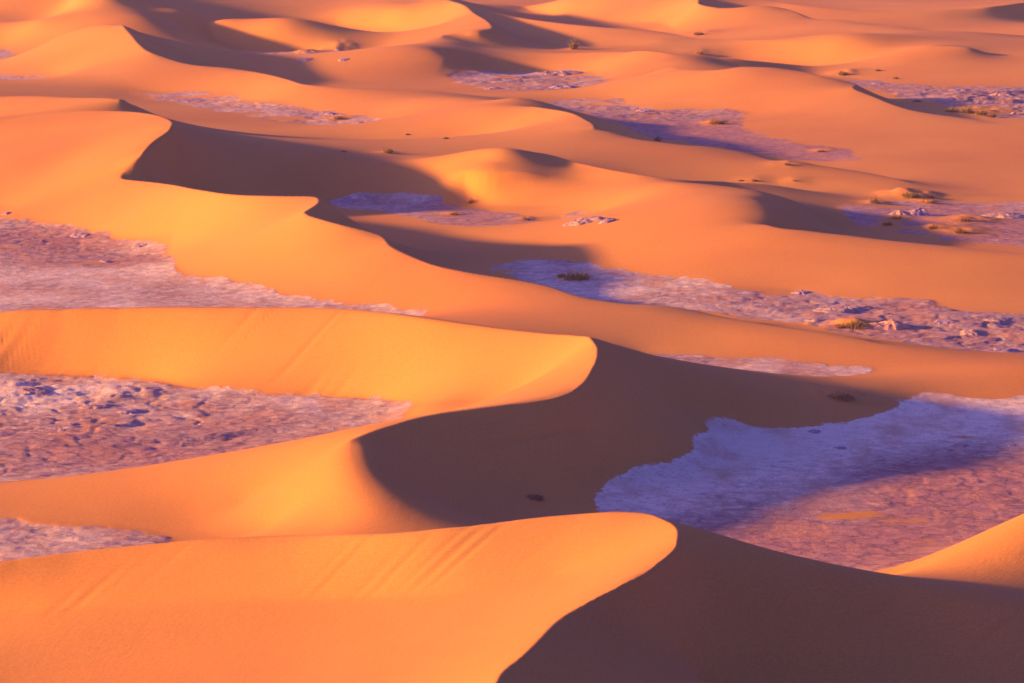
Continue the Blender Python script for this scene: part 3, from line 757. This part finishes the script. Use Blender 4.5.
SHRUBS = [
 (577, 279, 33, 8, 'green', 'wide olive shrub alone on the shaded lilac flat behind the long diagonal ridge'),
 (562, 277, 9, 4, 'brown', 'small brown clump at the left foot of the wide olive shrub'),
 (842, 399, 34, 7, 'brown', 'low brown and olive shrub on a sand hump at the edge of the big shadow'),
 (854, 327, 28, 7, 'green', 'olive topped shrub on the orange hump beside the pale sand cone'),
 (839, 328, 10, 5, 'brown', 'dark tuft at the left end of the orange hump beside the sand cone'),
 (535, 499, 20, 6, 'brown', 'flat dry twiggy tuft in the shaded hollow of the S shaped dune'),
 (910, 197, 22, 5, 'green', 'bright yellow green shrub on a sunlit hummock just above the dark clay mound'),
 (875, 203, 9, 6, 'green', 'lone pale green tuft left of the dark clay mound'),
 (930, 198, 7, 3, 'brown', 'tiny dark tuft right of the yellow green shrub on the hummock'),
 (928, 203, 12, 4, 'dry', 'straw coloured tuft just right of the clay mound top'),
 (896, 219, 13, 4, 'dry', 'straw tuft at the left foot of the dark clay mound'),
 (887, 225, 11, 3, 'brown', 'flat brown tuft lowest on the left below the clay mound'),
 (933, 229, 8, 5, 'brown', 'dark red brown tuft in the shade below the clay mound'),
 (961, 233, 16, 5, 'brown', 'dark sprawling shrub in the shade at the right below the clay mound'),
 (964, 221, 16, 5, 'dry', 'straw and brown tuft between the clay mound and the pale mud slab'),
 (388, 153, 9, 5, 'green', 'small shrub with yellow top in the shaded dip behind the tall dark slip face'),
 (344, 152, 5, 2, 'brown', 'tiny dark tuft in the dip left of the small yellow topped shrub'),
 (338, 119, 9, 3, 'brown', 'brown tuft on the pale far left flat'),
 (446, 139, 5, 2, 'green', 'tiny green tuft alone on the bright orange sand'),
 (408, 135, 4, 1.6, 'brown', 'speck of a brown tuft on the bright sand left of the tiny green tuft'),
 (658, 141, 7, 4, 'green', 'small green tuft in the shadow strip behind the wide orange dune'),
 (715, 124, 14, 5, 'dry', 'orange straw clump on a hump in the middle distance shadow'),
 (721, 124, 6, 3, 'brown', 'dark clump at the right side of the orange straw clump'),
 (574, 49, 11, 9, 'green', 'dark green shrub in the far shaded valley near the top'),
 (699, 35, 10, 3, 'green', 'dark flat shrub where the far shadow strip ends near the top'),
 (700, 54, 8, 3, 'dry', 'pale yellow tuft on the far orange slip face'),
 (843, 75, 11, 4, 'green', 'green shrub at the left end of the far right flats'),
 (878, 71, 6, 2, 'green', 'small green tuft on the sand above the far right flats'),
 (896, 79, 6, 2, 'brown', 'small brown tuft at the upper edge of the far right flats'),
 (470, 203, 8, 4, 'dry', 'pale straw tuft at the foot of the striped sunlit slip face'),
 (454, 215, 9, 3, 'brown', 'brown tuft on the pink flat below the straw tuft'),
 (526, 220, 7, 3, 'brown', 'dark tuft on the sand left of the grey mud plates'),
 (755, 181, 8, 1.6, 'brown', 'faint brown tuft on the bright sand behind the rounded dark nose'),
 (741, 181, 5, 1.6, 'brown', 'tiny brown tuft left of the faint tuft behind the dark nose'),
 (795, 181, 6, 1.6, 'dry', 'faint straw tuft right of the others behind the dark nose'),
 (788, 165, 8, 2, 'brown', 'flat brown tuft on the rim of the middle shadow valley'),
 (821, 152, 7, 2, 'brown', 'dark tuft inside the right end of the middle shadow valley'),
 (952, 112, 16, 5, 'green', 'grey green shrub at the left end of the row on the far right flat'),
 (967, 113, 16, 6, 'green', 'largest grey green shrub in the row on the far right flat'),
 (981, 115, 14, 5, 'green', 'grey green shrub third along the row on the far right flat'),
 (992, 117, 10, 4, 'brown', 'brown shrub at the right end of the row on the far right flat'),
 (917, 102, 9, 2.5, 'green', 'small green tuft on the dark slope left of the shrub row'),
]
for q in SHRUBS: shrub(*q)


def lump(name, px, py, w_px, h_px, m, label, cat, seed, flat=0.0, depth=0.9, group=None, ledges=0, sharp=1.0):
    """an irregular mound or ledge of mud: a domed, terraced skin that goes below the ground"""
    x, y, _ = ground_at(px, py)
    s = px_size(y); rx = 0.5 * w_px * s; h = h_px * s; ry = rx * depth
    zb = min(zat(x + rx * a, y + ry * b) for a in (-0.9, 0, 0.9) for b in (-0.9, 0, 0.9))
    n, k = 44, 16
    V, Fc = [], []
    rs = np.array([[0.0]])
    A = np.linspace(0, 2 * math.pi, n, endpoint=False)
    out = 1 + 0.55 * fbm(np.cos(A) * 1.7 + seed, np.sin(A) * 1.7 - seed, 3, seed)
    for j in range(k + 1):
        t = j / k
        r = out * t
        X_ = rx * r * np.cos(A); Y_ = ry * r * np.sin(A)
        prof = (1 - t ** (1.0 + 2.5 * flat)) ** sharp
        nz = 1 + 0.55 * fbm(X_ / (0.42 * rx) + seed, Y_ / (0.42 * rx), 4, seed + 3, 0.6)
        zz = prof * nz
        if ledges: zz = (np.floor(zz * ledges) + np.clip(((zz * ledges) % 1.0) * 3.0, 0, 1)) / ledges
        base = np.array([zat(x + float(a), y + float(b)) for a, b in zip(X_, Y_)])
        gz = base * t + (zb if flat else base) * (1 - t) if False else base
        Zl = gz + h * zz - (0.25 + 0.02 * h) * t ** 6
        V += [(float(a), float(b), float(c)) for a, b, c in zip(X_, Y_, Zl)]
    z0 = V[0][2]
    V = [(a, b, c - z0 + h * 0) for a, b, c in V]
    for j in range(k):
        for i in range(n):
            a, b = j * n + i, j * n + (i + 1) % n
            Fc.append((a, (j + 1) * n + i, (j + 1) * n + (i + 1) % n, b))
    o = mesh_obj(name, V, Fc, m, smooth=False)
    o.location = (x, y, z0)
    tag(o, label, cat, group)
    return o


lump('clay_mound', 918, 215, 34, 9, M_ROCK, 'dark peaked clay mound in shade between the shrubs at the right', 'mound', 3, 0.0, 0.8, sharp=1.2)
lump('clay_mound', 900, 215, 30, 5, M_MUD, 'pale pink clay shoulder against the left side of the dark peaked mound', 'mound', 14, 0.1, 0.9)
lump('sand_cone', 892, 327, 50, 8, M_MOUND, 'sunlit orange sand cone with a dark right side on the lilac flat', 'mound', 8, 0.0, 0.9, sharp=1.25)
lump('mud_slab', 1004, 217, 60, 3.2, M_MUD, 'broad pale cracked mud slab at the right edge', 'mud slab', 21, 0.7, 1.2, ledges=4)
lump('mud_slab', 582, 222, 42, 3, M_MUD, 'small island of grey mud plates on orange sand in the centre', 'mud slab', 5, 0.9, 1.3, ledges=3)
lump('mud_slab', 607, 222, 20, 2.5, M_ROCK, 'thin dark plate at the right tip of the grey mud island', 'mud slab', 6, 0.9, 1.0, ledges=2)
LEDGES = [
 (35, 392, 40, 3, M_MUD, 'left hand ledge in the left bowl'),
 (95, 407, 44, 3.5, M_MUD, 'curved ledge in the middle of the left bowl'),
 (128, 412, 30, 3, M_ROCK, 'dark broken ledge in the middle of the left bowl'),
 (60, 428, 60, 2.5, M_MUD, 'long thin ledge low in the left bowl'),
 (800, 293, 22, 4, M_ROCK, 'dark ledge at the left end of the rough lilac flat on the right'),
 (842, 309, 60, 6, M_MUD, 'long shaded ledge behind the orange hump'),
 (815, 321, 26, 4, M_MUD, 'small orange ledge left of the orange hump'),
 (945, 322, 26, 3, M_ROCK, 'dark ledge just right of the sand cone'),
 (970, 334, 30, 5, M_MUD, 'pale ledge with a shaded left side right of the sand cone'),
 (1005, 350, 34, 3, M_ROCK, 'dark low ledge at the lower right end of the rough flat'),
 (998, 320, 36, 3, M_MUD, 'pale ledge at the right edge of the rough flat'),
 (140, 246, 18, 3, M_ROCK, 'small dark rock at the rim of the upper left flat'),
 (106, 262, 16, 3, M_ROCK, 'dark rock beside a patch of sand on the upper left flat'),
 (80, 236, 26, 3, M_ROCK, 'dark crust ridge along the upper rim of the left flat'),
 (6, 214, 12, 3, M_ROCK, 'dark crust at the left edge above the upper left flat'),
 (308, 53, 12, 2.5, M_ROCK, 'small dark rock on the far pale flat'),
 (338, 50, 8, 3, M_MUD, 'small sunlit lump on the far pale flat'),
 (305, 60, 20, 2.5, M_ROCK, 'dark ledge along the near edge of the far pale flat'),
 (343, 60, 14, 2.5, M_ROCK, 'dark ledge at the right end of the far pale flat'),
 (492, 89, 18, 2.5, M_ROCK, 'dark ledge at the left of the far middle flat'),
 (562, 87, 26, 3.5, M_ROCK, 'dark ledge at the right of the far middle flat'),
 (560, 74, 54, 5, M_MUD, 'shadowed bank at the top right of the far middle flat'),
 (330, 114, 14, 2.5, M_ROCK, 'dark ledge on the pale flat beyond the tall left dune'),
 (358, 123, 16, 2, M_ROCK, 'thin dark ledge at the right end of the flat beyond the tall left dune'),
 (190, 101, 40, 1.6, M_ROCK, 'long thin dark ledge on the flat beyond the tall left dune'),
 (645, 111, 24, 3, M_ROCK, 'dark ledge at the far edge of the pinkish flat in the middle distance'),
 (1002, 95, 26, 4, M_MUD, 'sunlit mud bank at the right end of the far right flat'),
 (880, 84, 24, 1.8, M_ROCK, 'thin dark ledge along the far right flat'),
 (960, 90, 34, 2, M_ROCK, 'long dark ledge along the far rim of the far right flat'),
 (1015, 114, 12, 3, M_ROCK, 'dark rock at the right edge of the far right flat'),
 (815, 432, 18, 3.5, M_ROCK, 'dark cleft ledge on the shaded flat right of the S shaped dune'),
 (840, 448, 16, 2.5, M_ROCK, 'dark low ledge at the lower end of the cleft on the shaded flat'),
 (960, 446, 26, 3, M_MUD, 'sunlit orange ledge at the right of the big flat'),
 (948, 451, 10, 2.5, M_ROCK, 'small dark rock left of the sunlit orange ledge'),
 (1012, 446, 12, 2.5, M_ROCK, 'small dark rock near the right edge of the big flat'),
 (345, 202, 26, 3, M_ROCK, 'dark crust in shade behind the tip of the long diagonal ridge'),
]
for k, (px, py, w_, h_, m_, lab) in enumerate(LEDGES):
    lump('mud_ledge', px, py, w_, 0.45 * h_, m_, lab, 'mud ledge', 40 + k, 0.8, 1.3, 'mud ledges on the lake floor', ledges=3)

# thin evening haze over the whole basin
hm = bpy.data.materials.new('haze_air'); hm.use_nodes = True
hn = hm.node_tree; hn.nodes.remove(hn.nodes['Principled BSDF'])
pv = hn.nodes.new('ShaderNodeVolumePrincipled'); pv.inputs['Color'].default_value = (0.86, 0.78, 0.82, 1); pv.inputs['Density'].default_value = HAZE
pv.inputs['Anisotropy'].default_value = 0.2
hn.links.new(pv.outputs[0], hn.nodes['Material Output'].inputs['Volume'])
Bx = [(x, y, z) for z in (-2.5, 33.0) for x, y in ((-3050, -3050), (3050, -3050), (3050, 3050), (-3050, 3050))]
hz = mesh_obj('haze', Bx, [(3, 2, 1, 0), (4, 5, 6, 7), (0, 1, 5, 4), (1, 2, 6, 5), (2, 3, 7, 6), (3, 0, 4, 7)], hm)
tag(hz, 'thin warm evening haze over the far dunes', kind='stuff')


# ------------------------------------------------------------------ sky, sun, camera
w = bpy.data.worlds.new('World'); scene.world = w; w.use_nodes = True
nt = w.node_tree; bg = nt.nodes['Background']
sk = nt.nodes.new('ShaderNodeTexSky'); sk.sky_type = 'NISHITA'; sk.sun_disc = False
sk.sun_elevation = math.radians(SUN_EL)
S = (-math.cos(math.radians(SUN_EL)) * math.cos(math.radians(SUN_AZ)), -math.cos(math.radians(SUN_EL)) * math.sin(math.radians(SUN_AZ)), math.sin(math.radians(SUN_EL)))
sk.sun_rotation = math.atan2(S[0], S[1])
sk.altitude = 600; sk.dust_density = DUST; sk.ozone_density = 3.0
tint = mix_rgb(nt, 1.0, sk.outputs[0], SKY_TINT, 'MULTIPLY')
nt.links.new(tint, bg.inputs[0]); bg.inputs[1].default_value = SKY_STR
sl = bpy.data.lights.new('sun', 'SUN'); sl.energy = SUN_STR; sl.angle = math.radians(2.4); sl.color = SUN_COL
so = bpy.data.objects.new('sun', sl); col.objects.link(so)
from mathutils import Vector
so.rotation_euler = Vector(S).to_track_quat('Z', 'Y').to_euler(); so.location = (-60, 100, 80)
cam = bpy.data.cameras.new('camera'); cam.sensor_fit = 'HORIZONTAL'; cam.sensor_width = 36.0; cam.lens = F / W * 36.0
cam.clip_start = 1.0; cam.clip_end = 20000
cob = bpy.data.objects.new('camera', cam); col.objects.link(cob)
cob.location = (0, 0, CAM_H); cob.rotation_euler = (math.pi / 2 - PITCH, 0, 0)
scene.camera = cob
vs = scene.view_settings
vs.view_transform = 'Standard'; vs.look = 'None'; vs.gamma = 1.0; vs.use_curve_mapping = False; vs.exposure = EXPOSURE
scene.cycles.max_bounces = 4; scene.cycles.diffuse_bounces = 3
